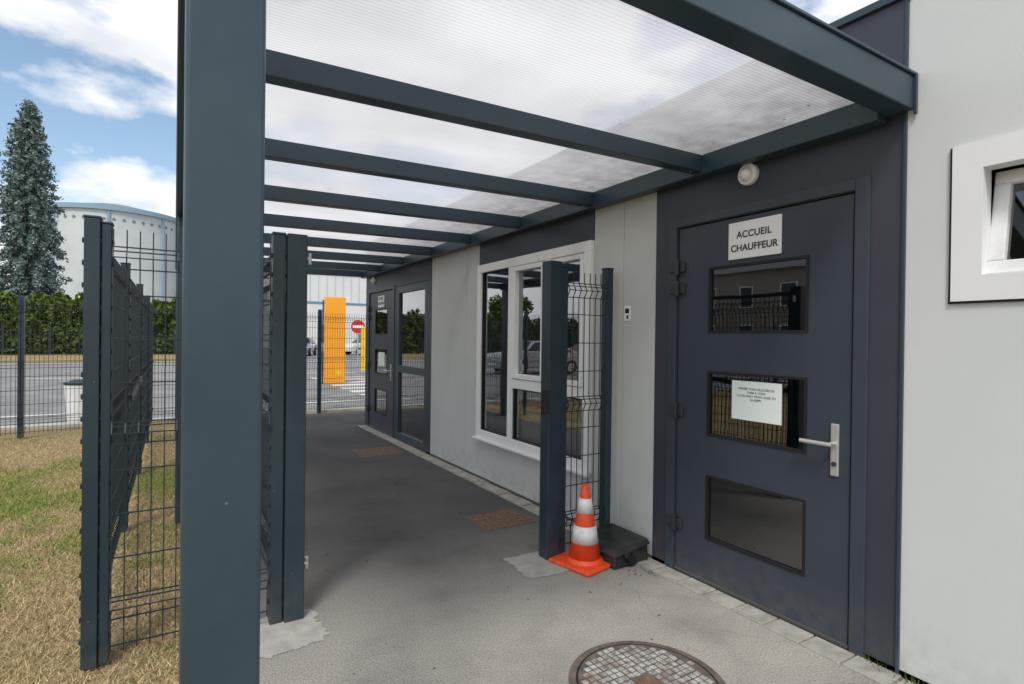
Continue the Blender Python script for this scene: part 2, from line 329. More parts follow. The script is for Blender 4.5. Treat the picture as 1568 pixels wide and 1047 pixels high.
# ================================================================= building
bd=empty('reception_building')
mb=MB()
mb.box(X,X+.2,-4,.445,0,3.08); mb.box(X,X+.2,1.045,1.222,0,3.08); mb.box(X,X+.2,.445,1.045,0,1.68); mb.box(X,X+.2,.445,1.045,2.33,3.08)
mb.obj('wall_render',M['wall'],bd)
mb=MB()
mb.box(X+.004,X+.2,2.741,3.06,0,2.6); mb.box(X+.004,X+.2,3.064,3.395,0,2.6)
mb.box(X+.004,X+.2,3.397,5.315,0,.45)
mb.box(X+.004,X+.2,5.319,5.63,0,2.6); mb.box(X+.004,X+.2,5.634,6.616,0,2.6)
mb.obj('wall_panels',M['wall2'],bd)
mb=MB()
mb.box(X,X+.2,1.226,1.352,0,2.598); mb.box(X,X+.2,1.352,1.442,0,2.598)
mb.box(X,X+.2,2.544,2.738,0,2.598); mb.box(X,X+.2,1.442,2.544,2.237,2.598)
mb.box(X-.002,X+.2,3.399,5.313,2.29,2.598)
mb.box(X,X+.2,6.62,6.74,0,2.598); mb.box(X,X+.2,6.74,9.40,2.26,2.598); mb.box(X,X+.2,7.93,8.03,0,2.26); mb.box(X,X+.2,9.3,9.46,0,2.26); mb.box(X,X+.2,9.40,9.46,2.26,2.598)
mb.obj('dark_cladding',M['anth_dark'],bd)
B('parapet',M['anth_dark'],bd,[(X-.006,X+.2,1.222,2.05,2.602,3.06),(X-.006,X+.2,2.054,3.8,2.602,3.06),(X-.006,X+.2,3.804,9.47,2.602,3.06)])
B('parapet_cap',M['anth'],bd,[(X-.025,X+.25,1.20,9.49,3.06,3.10)],.004)
B('corner_trim',M['anth'],bd,[(X-.012,X+.002,1.218,1.232,0,3.06)],.002)
B('shell',M['int'],bd,[(X+.2,8.2,-4,-3.8,0,3.0),(X+.2,8.2,9.26,9.46,0,3.0),(8,8.2,-3.8,9.26,0,3.0),(X+.2,8.2,-4,9.46,3.0,3.05),(5.4,5.5,-3.8,9.26,0,3.0),(X+.2,5.4,2.75,2.85,0,3),(X+.2,5.4,6.35,6.45,0,3),(X+.2,5.4,1.1,1.2,0,3)])
B('floor',M['intf'],bd,[(X+.0,8.0,-3.8,9.26,-.01,.03)])
B('ceiling_tiles',M['int'],bd,[(X+.2,5.4,-3.8,9.26,2.6,2.65)])
B('desk',M['white'],bd,[(3.3,3.9,3.6,5.2,.72,.75),(3.3,3.34,3.6,5.2,.0,.72)],.004)
B('red_chair',M['red'],bd,[(4.1,4.5,4.6,5.05,.45,.52),(4.45,4.5,4.6,5.05,.52,1.2)],.02)
B('blue_cabinet',M['blueband'],bd,[(4.6,5.2,3.3,3.9,.03,1.5)],.01)
B('shelf_yellow',M['yellow'],bd,[(4.8,5.1,4.1,4.5,1.15,1.35)],.01)
mb=MB()
for i in range(26): mb.box(3.55,3.57,1.3+i*.06,1.335+i*.06,.85,1.5)
mb.obj('radiator_slats',M['slat'],bd)
B('office_chair',M['ink'],bd,[(3.9,4.35,1.6,2.05,.42,.50),(4.3,4.36,1.6,2.05,.5,1.0),(4.1,4.14,1.8,1.84,.08,.42),(3.9,4.35,1.79,1.85,.04,.08)],.02)

def door(par,y0,y1,z1,px0,px1,panes,detail=True):
    d=empty('entrance_door') ; d.parent=par; d.name='door_leaf_assembly'
    mb=MB(); xa,xb=X+.006,X+.05
    mb.box(xa,xb,y0+.005,px0,.02,z1-.006); mb.box(xa,xb,px1,y1-.005,.02,z1-.006)
    zs=[.02]+[v for p in panes for v in p]+[z1-.006]
    for i in range(0,len(zs),2): mb.box(xa,xb,px0,px1,zs[i],zs[i+1])
    mb.obj('leaf',M['door'],d)
    g=MB(); gl=MB()
    for a,b in panes:
        ring(g,X+.001,X+.03,px0,px1,a,b,.014); gl.v+=[(X+.018,px0+.012,a+.012),(X+.018,px1-.012,a+.012),(X+.018,px1-.012,b-.012),(X+.018,px0+.012,b-.012)]; n=len(gl.v)-4; gl.f.append((n+3,n+2,n+1,n))
    g.obj('gaskets',M['black'],d); gl.obj('glass_panes',M['glassd'],d)
    t=MB()
    t.box(X-.010,X+.004,y0-.075,y0-.008,0,z1+.062); t.box(X-.010,X+.004,y1+.008,y1+.075,0,z1+.062); t.box(X-.010,X+.004,y0-.008,y1+.008,z1+.006,z1+.062)
    t.obj('frame_trim',M['door'],d,bevel=.003)
    B('gap',M['black'],d,[(X+.03,X+.052,y0-.002,y0+.006,.02,z1),(X+.03,X+.052,y1-.006,y1+.002,.02,z1),(X+.03,X+.052,y0,y1,z1-.007,z1+.001)])
    h=MB()
    for z in (.32,1.05,1.84,1.98)[:4]:
        h.box(X-.030,X-.0085,y1-.022,y1+.008,z-.05,z+.05); h.box(X-.022,X-.0085,y1+.01,y1+.055,z-.03,z+.03); h.box(X-.012,X+.0058,y1-.06,y1-.024,z-.03,z+.03)
    h.obj('hinges',M['dsteel'],d,bevel=.004)
    yy=y0+.075
    B('handle_plate',M['steel'],d,[(X-.006,X+.0055,yy-.02,yy+.02,.84,1.10)],.004)
    hb=MB(); hb.cyl((X-.055,yy,1.0),(X,yy,1.0),.011,n=16); hb.cyl((X-.052,yy-.012,1.0),(X-.052,yy+.15,1.0),.0105,n=16); hb.obj('handle_lever',M['steel'],d,smooth=False,bevel=.002)
    MB().cyl((X-.012,yy,.90),(X-.004,yy,.90),.012,n=16).obj('lock_cylinder',M['dsteel'],d)
    B('threshold',M['dsteel'],d,[(X-.01,X+.1,y0,y1,.0,.016)])
    return d
panes=[(.282,.679),(.923,1.32),(1.554,1.958)]
d1=door(bd,1.444,2.542,2.235,1.668,2.301,panes)
d2=door(bd,8.08,9.25,2.235,8.35,8.95,panes)
gd=empty('glazed_door'); gd.parent=bd
mb=MB(); ring(mb,X+.0,X+.06,6.745,7.925,.02,2.255,.10); mb.box(X,X+.06,6.845,7.825,1.0,1.10); mb.obj('frame',M['anth'],gd,bevel=.004)
mb=MB(); mb.v=[(X+.03,6.84,.1),(X+.03,7.83,.1),(X+.03,7.83,2.16),(X+.03,6.84,2.16)]; mb.f=[(3,2,1,0)]; mb.obj('glass',M['glass'],gd)
def door_sign(par,y0,y1,z0,z1,t=True):
    s=empty('door_sign'); s.parent=par; s.name='sign_plate_assembly'
    B('plate',M['signw'],s,[(X-.004,X+.005,y0,y1,z0,z1)],.002)
    if t:
        text('ACCUEIL',.054,(X-.0055,(y0+y1)/2,z0+.122),WALLROT,M['ink'],s,'line_1',bold=.0010,space=1.03)
        text('CHAUFFEUR',.054,(X-.0055,(y0+y1)/2,z0+.045),WALLROT,M['ink'],s,'line_2',bold=.0010,space=1.0)
door_sign(bd,1.82,2.155,1.985,2.20)
door_sign(bd,8.5,8.8,1.985,2.17)
pn=empty('paper_notice'); pn.parent=bd
B('sheet',M['sheet'],pn,[(X+.014,X+.0165,1.815,2.13,1.05,1.275)])
text('FERMER TOUS LES JOURS DE\n12H00 A 13H30\nCLOSE DAILY FROM 12H00 TO\n01H30PM',.018,(X+.0135,1.9725,1.225),WALLROT,M['ink'],pn,'text')
B('sheet_far',M['sheet'],pn,[(X+.014,X+.0165,8.5,8.8,1.05,1.27)])
st=empty('wall_sticker'); st.parent=bd
B('plate',M['signw'],st,[(X-.001,X+.005,2.985,3.045,1.645,1.755)]); B('pictogram',M['ink'],st,[(X-.002,X+.003,2.995,3.035,1.70,1.735),(X-.002,X+.003,3.0,3.02,1.66,1.685)])
def dome(cx,y,z,r,par):
    l=empty('lamp_assembly'); l.parent=par
    MB().cyl((cx,y,z),(cx-.03,y,z),r,r*.97,n=32).obj('base',M['white'],l,bevel=.004)
    mb=MB(); m_=10; n=28
    for i in range(m_+1):
        a=math.pi/2*i/m_; 
        for j in range(n):
            t=2*math.pi*j/n; mb.v.append((cx-.03-r*.55*math.sin(a),y+r*.62*math.cos(a)*math.cos(t)+.0,z-.005+r*.62*math.cos(a)*math.sin(t)))
    for i in range(m_):
        for j in range(n): mb.f.append((i*n+j,i*n+(j+1)%n,(i+1)*n+(j+1)%n,(i+1)*n+j))
    mb.obj('globe',M['white'],l,smooth=True)
dome(X,2.02,2.46,.062,bd); dome(X,9.0,2.44,.06,bd)

bw=empty('bay_window'); bw.parent=bd
mb=MB()
ring(mb,X-.03,X+.06,3.402,5.31,.452,2.287,.085)
mb.box(X-.028,X+.055,4.575,4.66,.537,2.202); mb.box(X-.028,X+.055,3.95,4.03,.537,2.202)
mb.box(X-.026,X+.05,4.03,4.575,1.03,1.12); mb.box(X-.026,X+.05,3.487,3.95,1.03,1.12)
ring(mb,X-.036,X+.045,4.04,4.567,1.125,2.195,.045)
ring(mb,X-.034,X+.045,3.492,3.945,1.125,2.195,.04)
mb.box(X-.06,X-.031,3.38,5.33,.43,.455)
mb.obj('frame',M['white'],bw,bevel=.004)
g=MB(); ring(g,X-.01,X+.03,4.66,5.225,.537,2.202,.012); ring(g,X-.01,X+.03,4.03,4.575,.537,1.03,.012); ring(g,X-.01,X+.03,3.487,3.95,.537,1.03,.012); g.obj('gaskets',M['black'],bw)
mb=MB(); mb.v=[(X+.012,3.42,.47),(X+.012,5.29,.47),(X+.012,5.29,2.27),(X+.012,3.42,2.27)]; mb.f=[(3,2,1,0)]; mb.obj('glass',M['glass'],bw)
sw=empty('small_window'); sw.parent=bd
mb=MB(); ring(mb,X-.014,X+.07,.447,1.043,1.682,2.328,.105); mb.obj('frame',M['white'],sw)
B('reveal_gasket',M['black'],sw,[(X+.071,X+.08,.5,1.0,1.74,1.76),(X-.010,X+.001,.437,1.053,1.672,1.6815),(X-.010,X+.001,1.0435,1.052,1.6815,2.328)])
mb=MB(); ring(mb,-.03,.03,-.195,.195,0,.44,.055); o=mb.obj('sash',M['white'],sw,bevel=.005); o.location=(X+.06,.745,1.785); o.rotation_euler=(0,math.radians(11),0)
mb=MB(); mb.v=[(0,-.15,.05),(0,.15,.05),(0,.15,.39),(0,-.15,.39)]; mb.f=[(3,2,1,0)]; o=mb.obj('glass',M['glassd'],sw); o.location=(X+.06,.745,1.785); o.rotation_euler=(0,math.radians(11),0)

# ================================================================= canopy
cn=empty('entrance_canopy')
def slope(x): return 2.485+.018*x
B('front_post',M['anth'],cn,[(.013,.150,1.19,1.33,0,2.69)],.008)
B('rear_posts',M['anth'],cn,[(.013,.150,5.17,5.31,0,2.45),(.013,.150,9.3,9.44,0,2.45)],.008)
B('front_beam',M['anth'],cn,[(.151,X-.001,1.19,1.30,2.545,2.69)],.005)
B('front_beam_lip',M['anth'],cn,[(.0,X+.005,1.18,1.31,2.692,2.704)],.002)
B('side_beam',M['anth'],cn,[(.0,.148,1.332,9.5,2.46,2.68)],.006)
B('wall_bracket',M['anth'],cn,[(X-.02,X-.007,1.176,1.19,2.52,2.70)],.003)
mb=MB(); ys=[2.33+1.03*i for i in range(7)]+[9.45]
for yb in ys:
    x0,x1=.149,X-.09; n=len(mb.v); h=.10; w=.04
    for (xx) in (x0,x1):
        z=slope(xx); mb.v+=[(xx,yb-w,z),(xx,yb+w,z),(xx,yb+w,z+h),(xx,yb-w,z+h)]
    mb.f+=[(n,n+1,n+2,n+3),(n+7,n+6,n+5,n+4)]+[(n+(i+1)%4,n+i,n+4+i,n+4+(i+1)%4) for i in range(4)]
mb.obj('cross_beams',M['anth'],cn,bevel=.004)
B('wall_beam',M['anth'],cn,[(X-.09,X-.008,1.301,9.5,2.515,2.632)],.004)
mb=MB(); 
xs=[.02,X-.01]
mb.v=[(xs[0],1.26,slope(xs[0])+.104),(xs[1],1.26,slope(xs[1])+.104),(xs[1],9.5,slope(xs[1])+.104),(xs[0],9.5,slope(xs[0])+.104)]; mb.f=[(0,1,2,3)]
mb.obj('polycarbonate_roof',M['poly'],cn)
mb=MB()
for yb in ys[:5]:
    mb.cyl((X-.14,yb,slope(X-.14)-.004),(X-.14,yb,slope(X-.14)+.002),.006,n=10)
mb.obj('bolts',M['steel'],cn)

# ================================================================= fences
def wirepanel(mb,p0,p1,z0=.05,z1=1.98,folds=(.25,1.05,1.85),step=.05,w=.005,fd=.028,hs=.2):
    p0=Vector((p0[0],p0[1],0));p1=Vector((p1[0],p1[1],0));L_=(p1-p0).length;d=(p1-p0)/L_;n=Vector((d.y,-d.x,0))
    prof=[(z0,0)]
    for f in folds: prof+=[(f-.05,0),(f,fd),(f+.05,0)]
    prof.append((z1,0))
    k=int(L_/step)
    for i in range(k+1):
        q=p0+d*(L_*i/k)
        for (za,oa),(zb,ob) in zip(prof,prof[1:]): mb.prism(q+n*oa+Vector((0,0,za)),q+n*ob+Vector((0,0,zb)),w)
    zz=[z0+.03]; 
    z=z0+.03
    while z<z1: zz.append(z); z+=hs
    for f in folds: zz+=[f-.05,f+.05]
    for z in set(zz): mb.prism(p0+Vector((0,0,z))+n*.004,p1+Vector((0,0,z))+n*.004,w*1.15)
    for f in folds: mb.prism(p0+n*fd+Vector((0,0,f)),p1+n*fd+Vector((0,0,f)),w)
def slotpost(mb,x,y,h=2.04,w=.045,dd=.05,side='x'):
    mb.box(x-w,x+w,y-dd,y+dd,0,h)
    z=.12
    while z<h-.05:
        mb.box(x-w-.008,x-w+.001,y-dd+.01,y-dd+.028,z-.012,z+.012); mb.box(x+w-.001,x+w+.008,y-dd+.01,y-dd+.028,z-.012,z+.012); z+=.1
    mb.box(x-w-.003,x+w+.003,y-dd-.003,y+dd+.003,h,h+.012)
FY=3.13
f1=empty('mesh_fence')
mb=MB(); slotpost(mb,-.318,FY,w=.030,dd=.035,h=2.02); slotpost(mb,-.266,FY+.012,w=.020,dd=.035,h=2.0)
for yy in (5.2,7.25,9.3): slotpost(mb,-.325,yy,w=.03,dd=.03)
mb.obj('posts',M['fence'],f1,bevel=.004)
mb=MB(); wirepanel(mb,(-.24,FY-.03),(.42,FY-.03))
for a,b in ((3.2,5.16),(5.24,7.2),(7.3,9.25),(9.35,11.2)): wirepanel(mb,(-.325,a),(-.325,b))
mb.obj('mesh_panels',M['wire'],f1)
mb=MB(); 
mb.prism((-.36,3.6,.93),(-.36,4.9,1.02),.02,.05); mb.prism((-.29,5.3,1.0),(-.29,6.9,1.05),.02,.05)
mb.obj('brace_rail',M['dsteel'],f1)
gt=empty('security_gate')
B('gate_post_a',M['fence'],gt,[(.50,.60,FY-.05,FY+.05,0,2.04)],.005)
mb=MB(); slotpost(mb,.462,FY,w=.030,dd=.035,h=2.03); mb.obj('slot_post_a',M['fence'],gt,bevel=.003)
mb=MB(); 
mb.box(.50,.54,FY+.07,FY+.11,.06,2.0); mb.box(.50,.54,4.60,4.64,.06,2.0); mb.box(.50,.54,FY+.11,4.60,.06,.10); mb.box(.50,.54,FY+.11,4.60,1.96,2.0)
mb.obj('open_leaf_frame',M['fence'],gt,bevel=.003)
mb=MB(); wirepanel(mb,(.52,FY+.11),(.52,4.6),z0=.08,z1=1.98); mb.obj('open_leaf_mesh',M['wire'],gt)
mb=MB()
for z in (.28,1.92): mb.cyl((.60,FY+.0,z),(.625,FY+.0,z),.012,n=12); mb.cyl((.618,FY,z-.03),(.618,FY,z+.03),.012,n=12)
mb.obj('hinges',M['steel'],gt)
B('gate_post_b',M['fence'],gt,[(2.17,2.27,FY-.05,FY+.05,0,2.04)],.005)
B('lock_keep',M['black'],gt,[(2.155,2.172,FY-.055,FY+.02,1.0,1.16)],.003)
mb=MB(); slotpost(mb,2.305,FY,w=.03,dd=.035,h=2.0); slotpost(mb,2.72,FY,w=.03,dd=.03,h=2.02); mb.obj('slot_posts_b',M['fence'],gt,bevel=.003)
mb=MB(); wirepanel(mb,(2.34,FY-.02),(2.69,FY-.02),step=.05); mb.obj('side_panel',M['wire'],gt)
f2=empty('perimeter_fence')
A=Vector((-1.88,10.47)); Bv=Vector((2.45,11.3)); dr=(Bv-A).normalized()
posts=[A+dr*(i*2.2) for i in range(-9,5)]
mb=MB(); wm=MB()
for q in posts: mb.box(q.x-.035,q.x+.035,q.y-.03,q.y+.03,0,2.04)
for a,b in zip(posts,posts[1:]): wirepanel(wm,(a.x,a.y-.03),(b.x,b.y-.03),w=.0055)
mb.obj('posts',M['fence'],f2,bevel=.003); wm.obj('mesh_panels',M['wire'],f2)

# ================================================================= cone
cone=empty('traffic_cone',(2.375,2.93,0),math.radians(12))
mb=MB(); n=8; mb.box(-.175,.175,-.175,.175,0,.028); mb.obj('base',M['orange'],cone,bevel=.012)
def frust(z0,z1,name,m,ex=0):
    H=.53; r=lambda z:.112+( .024-.112)*(z-.028)/(H-.028)+ex
    o=MB().cyl((0,0,z0),(0,0,z1),r(z0),r(z1),n=40,cap=True).obj(name,m,cone)
    for p in o.data.polygons:
        if len(p.vertices)==4: p.use_smooth=True
frust(.026,.53,'body',M['orange']); frust(.15,.26,'band_low',M['refl'],.0022); frust(.345,.44,'band_high',M['refl'],.0022)
MB().cyl((0,0,.028),(0,0,.05),.13,.112,n=40).obj('collar',M['orange'],cone)
bx=empty('rodent_bait_box',(2.60,2.93,0),0)
mb=MB()
bt=[(-.14,-.2,0),(.17,-.2,0),(.17,.2,0),(-.14,.2,0),(-.13,-.19,.085),(.17,-.19,.13),(.17,.19,.13),(-.13,.19,.085)]
mb.v=bt; mb.f=[(3,2,1,0),(4,5,6,7),(0,1,5,4),(1,2,6,5),(2,3,7,6),(3,0,4,7)]; mb.obj('body',M['bplast'],bx,bevel=.012)
mb=MB(); mb.v=[(-.155,-.215,.085),(.175,-.215,.125),(.175,.215,.125),(-.155,.215,.085),(-.12,-.18,.115),(.175,-.18,.155),(.175,.18,.155),(-.12,.18,.115)]; mb.f=[(3,2,1,0),(4,5,6,7),(0,1,5,4),(1,2,6,5),(2,3,7,6),(3,0,4,7)]; mb.obj('lid',M['bplast'],bx,bevel=.008)
MB().cyl((.0,-.225,.05),(.0,-.19,.05),.033,n=20).obj('entry_hole',M['black'],bx)
B('latch',M['bplast'],bx,[(-.06,-.02,-.222,-.2,.07,.11)],.003)

# ================================================================= street things
lb=empty('litter_bin',(-1.36,12.0,-.0))
MB().cyl((0,0,-.02),(0,0,.64),.19,.24,n=28).obj('body',M['white'],lb,bevel=.01)
MB().cyl((0,0,.64),(0,0,.68),.25,.25,n=28).obj('rim',M['fence'],lb,bevel=.006)
MB().cyl((0,0,.68),(0,0,.72),.2,.12,n=28).obj('lid',M['fence'],lb)
tt=empty('orange_totem',(4.45,18.4,0),math.radians(-12))
B('panel',M['totem'],tt,[(-.33,.33,-.06,.06,0,2.8)],.01)
B('posts',M['dsteel'],tt,[(-.39,-.34,-.05,.05,0,2.7)],.004)
MB().cyl((.12,-.066,.35),(.12,-.06,.35),.09,n=24).obj('round_label',M['yellow'],tt)
ne=empty('no_entry_sign',(8.45,29.9,0),math.radians(-14))
MB().cyl((0,0,0),(0,0,2.5),.03,n=14).obj('pole',M['steel'],ne)
MB().cyl((0,-.05,2.08),(0,-.035,2.08),.40,n=40).obj('disc_rim',M['signw'],ne)
MB().cyl((0,-.058,2.08),(0,-.05,2.08),.37,n=40).obj('disc',M['red'],ne)
B('bar',M['signw'],ne,[(-.27,.27,-.064,-.057,2.01,2.15)])
yb=empty('yellow_bollard',(6.92,23.5,0))
MB().cyl((0,0,0),(0,0,1.95),.15,n=24).obj('post',M['yellow'],yb,bevel=.03)
MB().cyl((0,0,0),(0,0,.12),.2,n=24).obj('base',M['kerb'],yb)
yb2=empty('yellow_bollard',(-3.0,62,0)); MB().cyl((0,0,0),(0,0,3.6),.22,n=24).obj('post',M['yellow'],yb2,bevel=.03)
def car(loc,rz,colr,name='parked_car'):
    e=empty(name,loc,rz); pm=mat('car_paint_%g'%colr[0],colr,rough=.25,coat=.6)
    prof=[(-2.1,.28),(-2.12,.62),(-2.05,.9),(-1.95,.98),(-1.5,1.0),(-.9,1.40),(.45,1.44),(1.05,1.0),(1.9,.86),(2.1,.62),(2.12,.3)]
    mb=MB(); n=len(prof)
    ws=[.82,.86,.86,.85,.82,.60,.60,.82,.80,.80,.76]
    for sgn in(-1,1):
        for (x,z),w in zip(prof,ws): mb.v.append((x,sgn*w,z))
    mb.f=[tuple(range(n)),tuple(range(2*n-1,n-1,-1))]+[(i,n+i,n+(i+1)%n,(i+1)%n) for i in range(n)]
    mb.obj('body',pm,e,bevel=.05)
    gm=MB()
    for s in(-1,1):
        a=[(-1.35,s*.835,1.01),(.92,s*.835,1.01),(.42,s*.635,1.37),(-.85,s*.635,1.35)]
        n0=len(gm.v); gm.v+=[(p[0],p[1]+s*.012,p[2]) for p in a]; gm.f.append((n0,n0+1,n0+2,n0+3))
    n0=len(gm.v); gm.v+=[(1.02,-.74,1.04),(1.02,.74,1.04),(.52,.56,1.41),(.52,-.56,1.41)]; gm.f.append((n0,n0+1,n0+2,n0+3))
    n0=len(gm.v); gm.v+=[(-1.5,-.74,1.03),(-1.5,.74,1.03),(-.97,.56,1.38),(-.97,-.56,1.38)]; gm.f.append((n0,n0+1,n0+2,n0+3))
    gm.obj('windows',M['carglass'],e)
    w=MB(); hb=MB()
    for x in(-1.3,1.3):
        for s in(-1,1): w.cyl((x,s*.68,.31),(x,s*.88,.31),.31,n=24); hb.cyl((x,s*.88,.31),(x,s*.89,.31),.19,n=16)
    w.obj('tyres',M['tyre'],e,bevel=.02); hb.obj('hubcaps',M['steel'],e)
    B('headlights',M['refl'],e,[(2.05,2.13,.45,.75,.6,.74),(2.05,2.13,-.75,-.45,.6,.74)],.01)
    B('tail_lights',M['red'],e,[(-2.14,-2.05,.5,.8,.65,.85),(-2.14,-2.05,-.8,-.5,.65,.85)],.01)
    B('number_plate',M['signw'],e,[(2.12,2.14,-.26,.26,.42,.52)])
car((14.3,48,0),math.radians(200),(.62,.63,.64)); car((11.6,50,0),math.radians(255),(.75,.75,.76)); car((8.8,47,0),math.radians(250),(.12,.15,.2)); car((17.5,52,0),math.radians(190),(.7,.7,.7))
car((-2.6,62,0),math.radians(180),(.55,.57,.6)); car((-8,20.5,0),math.radians(0),(.4,.4,.42)); car((-14,24,0),math.radians(10),(.5,.04,.03))
fc=empty('factory_building')
B('walls',M['facade'],fc,[(4,70,78,110,0,10.2)]); B('roof_cap',M['roofm'],fc,[(3.8,70.2,77.8,110.2,10.2,10.6)]); B('blue_band',M['blueband'],fc,[(4,70,77.95,77.99,6.0,6.3)])
mb=MB()
for i in range(12): mb.box(7+i*5,8.8+i*5,77.9,77.97,0,3.2)
mb.obj('doors',M['roofm'],fc)
mb=MB()
for i in range(60): mb.box(4.5+i*1.1,4.56+i*1.1,77.93,77.98,6.4,10.2)
mb.obj('cladding_ribs',M['tank'],fc)
sl=empty('storage_silo'); cx,cy,R=-11.2,147.0,12.6
MB().cyl((cx,cy,0),(cx,cy,26),R,n=72,cap=False).obj('shell',M['tank'],sl,smooth=True)
MB().cyl((cx,cy,25.9),(cx,cy,26.8),R+.5,n=72).obj('eaves_ring',M['tankrib'],sl)
MB().cyl((cx,cy,26.8),(cx,cy,28.8),R+.2,R*.35,n=72).obj('roof',M['roofm'],sl,smooth=False)
mb=MB(); wn=MB()
for i in range(24):
    t=2*math.pi*i/24; c,s_=math.cos(t),math.sin(t)
    if i%3==0: mb.cyl((cx+c*R,cy+s_*R,0),(cx+c*R,cy+s_*R,25.9),.35,n=8)
for i in range(48):
    t=2*math.pi*(i+.5)/48; c,s_=math.cos(t),math.sin(t); wn.cyl((cx+c*(R-.1),cy+s_*(R-.1),24.2),(cx+c*(R+.06),cy+s_*(R+.06),24.2),.3,n=12)
mb.obj('ribs',M['tankrib'],sl); wn.obj('vents',M['roofm'],sl)
tb=empty('silo_tower'); B('walls',M['tank'],tb,[(3.0,9,140,150,0,29)]); B('cap',M['roofm'],tb,[(2.8,9.2,139.8,150.2,29,29.6)]); B('windows',M['tankrib'],tb,[(3.4,4.2,139.9,139.97,3,28)])
bh=empty('brick_house')
B('walls',M['brick'],bh,[(-44,-34,8,46,0,7.2)])
mb=MB(); mb.v=[(-44.4,7.6,7.2),(-33.6,7.6,7.2),(-33.6,46.4,7.2),(-44.4,46.4,7.2),(-39,7.6,10.6),(-39,46.4,10.6)]; mb.f=[(0,1,4),(1,2,5,4),(2,3,5),(3,0,4,5),(3,2,1,0)]; mb.obj('roof',M['roofm'],bh)
wf=MB(); wg=MB()
for i in range(10):
    for z in (1.0,4.2):
        y=10+i*3.6; ring(wf,-34.02,-33.93,y,y+1.3,z,z+1.9,.09); wg.box(-34.05,-33.98,y+.09,y+1.21,z+.09,z+1.81)
wf.obj('window_frames',M['white'],bh); wg.obj('window_glass',M['carglass'],bh)
mb=MB()
for y in (14,26,38): mb.box(-39.6,-38.6,y,y+1.0,10,12)
mb.obj('chimneys',M['brick'],bh)

# ================================================================= vegetation
def cards(name,P,size,m,parent=None,tilt=1.0):
    P=np.asarray(P); n=len(P)
    a=rng.normal(size=(n,3)); a/=np.linalg.norm(a,axis=1)[:,None]
    b=rng.normal(size=(n,3)); b-=a*(a*b).sum(1)[:,None]; b/=np.linalg.norm(b,axis=1)[:,None]
    s=(size*rng.uniform(.6,1.4,n))[:,None]
    V=np.stack([P-a*s,P+b*s*.55,P+a*s,P-b*s*.55],1).reshape(-1,3)
    F=np.arange(n*4).reshape(-1,4)
    me=bpy.data.meshes.new(name); me.from_pydata(V.tolist(),[],F.tolist()); me.update(); me.materials.append(m)
    o=bpy.data.objects.new(name,me); COL.objects.link(o); o.parent=parent; return o
def spruce(x0,y0,H,R,N):
    sp=empty('spruce_tree',(x0,y0,0))
    MB().cyl((0,0,0),(0,0,H*.97),.28,.03,n=12).obj('trunk',M['bark'],sp)
    P=[]; br=MB()
    nb=330
    for i in range(nb):
        u=(i+.5)/nb; h=1.2+(H-1.3)*u; r=R*(1-u)**.50*(.65+.7*random.random())+.08; t=i*2.399+random.random()*.5
        c,s_=math.cos(t),math.sin(t); dz=-.40*r-.25
        br.prism((0,0,h),(c*r*.9,s_*r*.9,h+dz*.9),.035)
        k=int(N/nb*(.25+1.1*r/R))
        for j in range(k):
            q=random.random()**.5; w=.22*(.4+q*.6)
            P.append((c*r*q+random.gauss(0,w)*.7,s_*r*q+random.gauss(0,w)*.7,h+dz*q*q+random.gauss(0,.11)-.12*random.random()+ (.14 if q>.9 else 0)))
    br.obj('branches',M['bark'],sp); cards('needles',P,.13,M['spruce'],sp)
spruce(-10.1,58.5,20.3,2.45,36000)
P=[]
for i in range(34000):
    x=random.uniform(-45,3); y=52+random.random()**2*3.2; top=4.5+.8*noise.noise(Vector((x*.35,0,0)))+.7*noise.noise(Vector((x*1.3,5,0)))
    if x<-8.7: top-=.6
    z=top*(random.random()**.8)
    if noise.noise(Vector((x*.8,y,z*.8)))>-.35: P.append((x,y+.4*noise.noise(Vector((x*.9,z*.9,1))),z))
hd=empty('hedge'); cards('leaves',P,.22,M['hedge'],hd); B('core',M['bark'],hd,[(-45,3,53.2,54.4,0,3.0)])
mb=MB()
q=-45
while q<4: mb.box(q-.04,q+.04,50.4,50.48,0,2.1); q+=2.5
mb2=MB(); 
for z in np.arange(.1,2.05,.2): mb2.box(-45,4,50.43,50.45,z,z+.012)
for xx in np.arange(-45,4,.12): mb2.box(xx,xx+.01,50.42,50.43,0,2.0)
f3=empty('mesh_fence'); mb.obj('posts',M['fence'],f3); mb2.obj('mesh_panels',M['wire'],f3)
def tree(x0,y0,H,R,N):
    e=empty('lime_tree',(x0,y0,0)); t=MB(); t.cyl((0,0,0),(0,0,H*.5),.3,.18,n=12); P=[]
    for i in range(12):
        a=random.uniform(0,6.28); r=random.uniform(.2,.8)*R; h=H*random.uniform(.45,.9); c=Vector((math.cos(a)*r,math.sin(a)*r,h)); t.cyl((0,0,H*.35+i*.1),tuple(c),.1,.03,n=8)
        for j in range(N//12):
            v=Vector([random.gauss(0,1) for _ in range(3)]).normalized()*R*.42*random.random()**.4; P.append(tuple(c+v))
    t.obj('trunk',M['bark'],e); cards('leaves',P,.2,M['leaf'],e)
tree(-30,60,7,3,5000); tree(4,66,6,2.4,3000)
P=[]
for i in range(26000):
    a=random.uniform(-2.2,1.2); R_=190+random.random()*8; top=6+4*noise.noise(Vector((a*12,0,0)))+2*noise.noise(Vector((a*50,2,0))); P.append((R_*math.sin(a),R_*math.cos(a),top*random.random()))
cards('distant_tree_belt',P,1.3,M['leaf'])

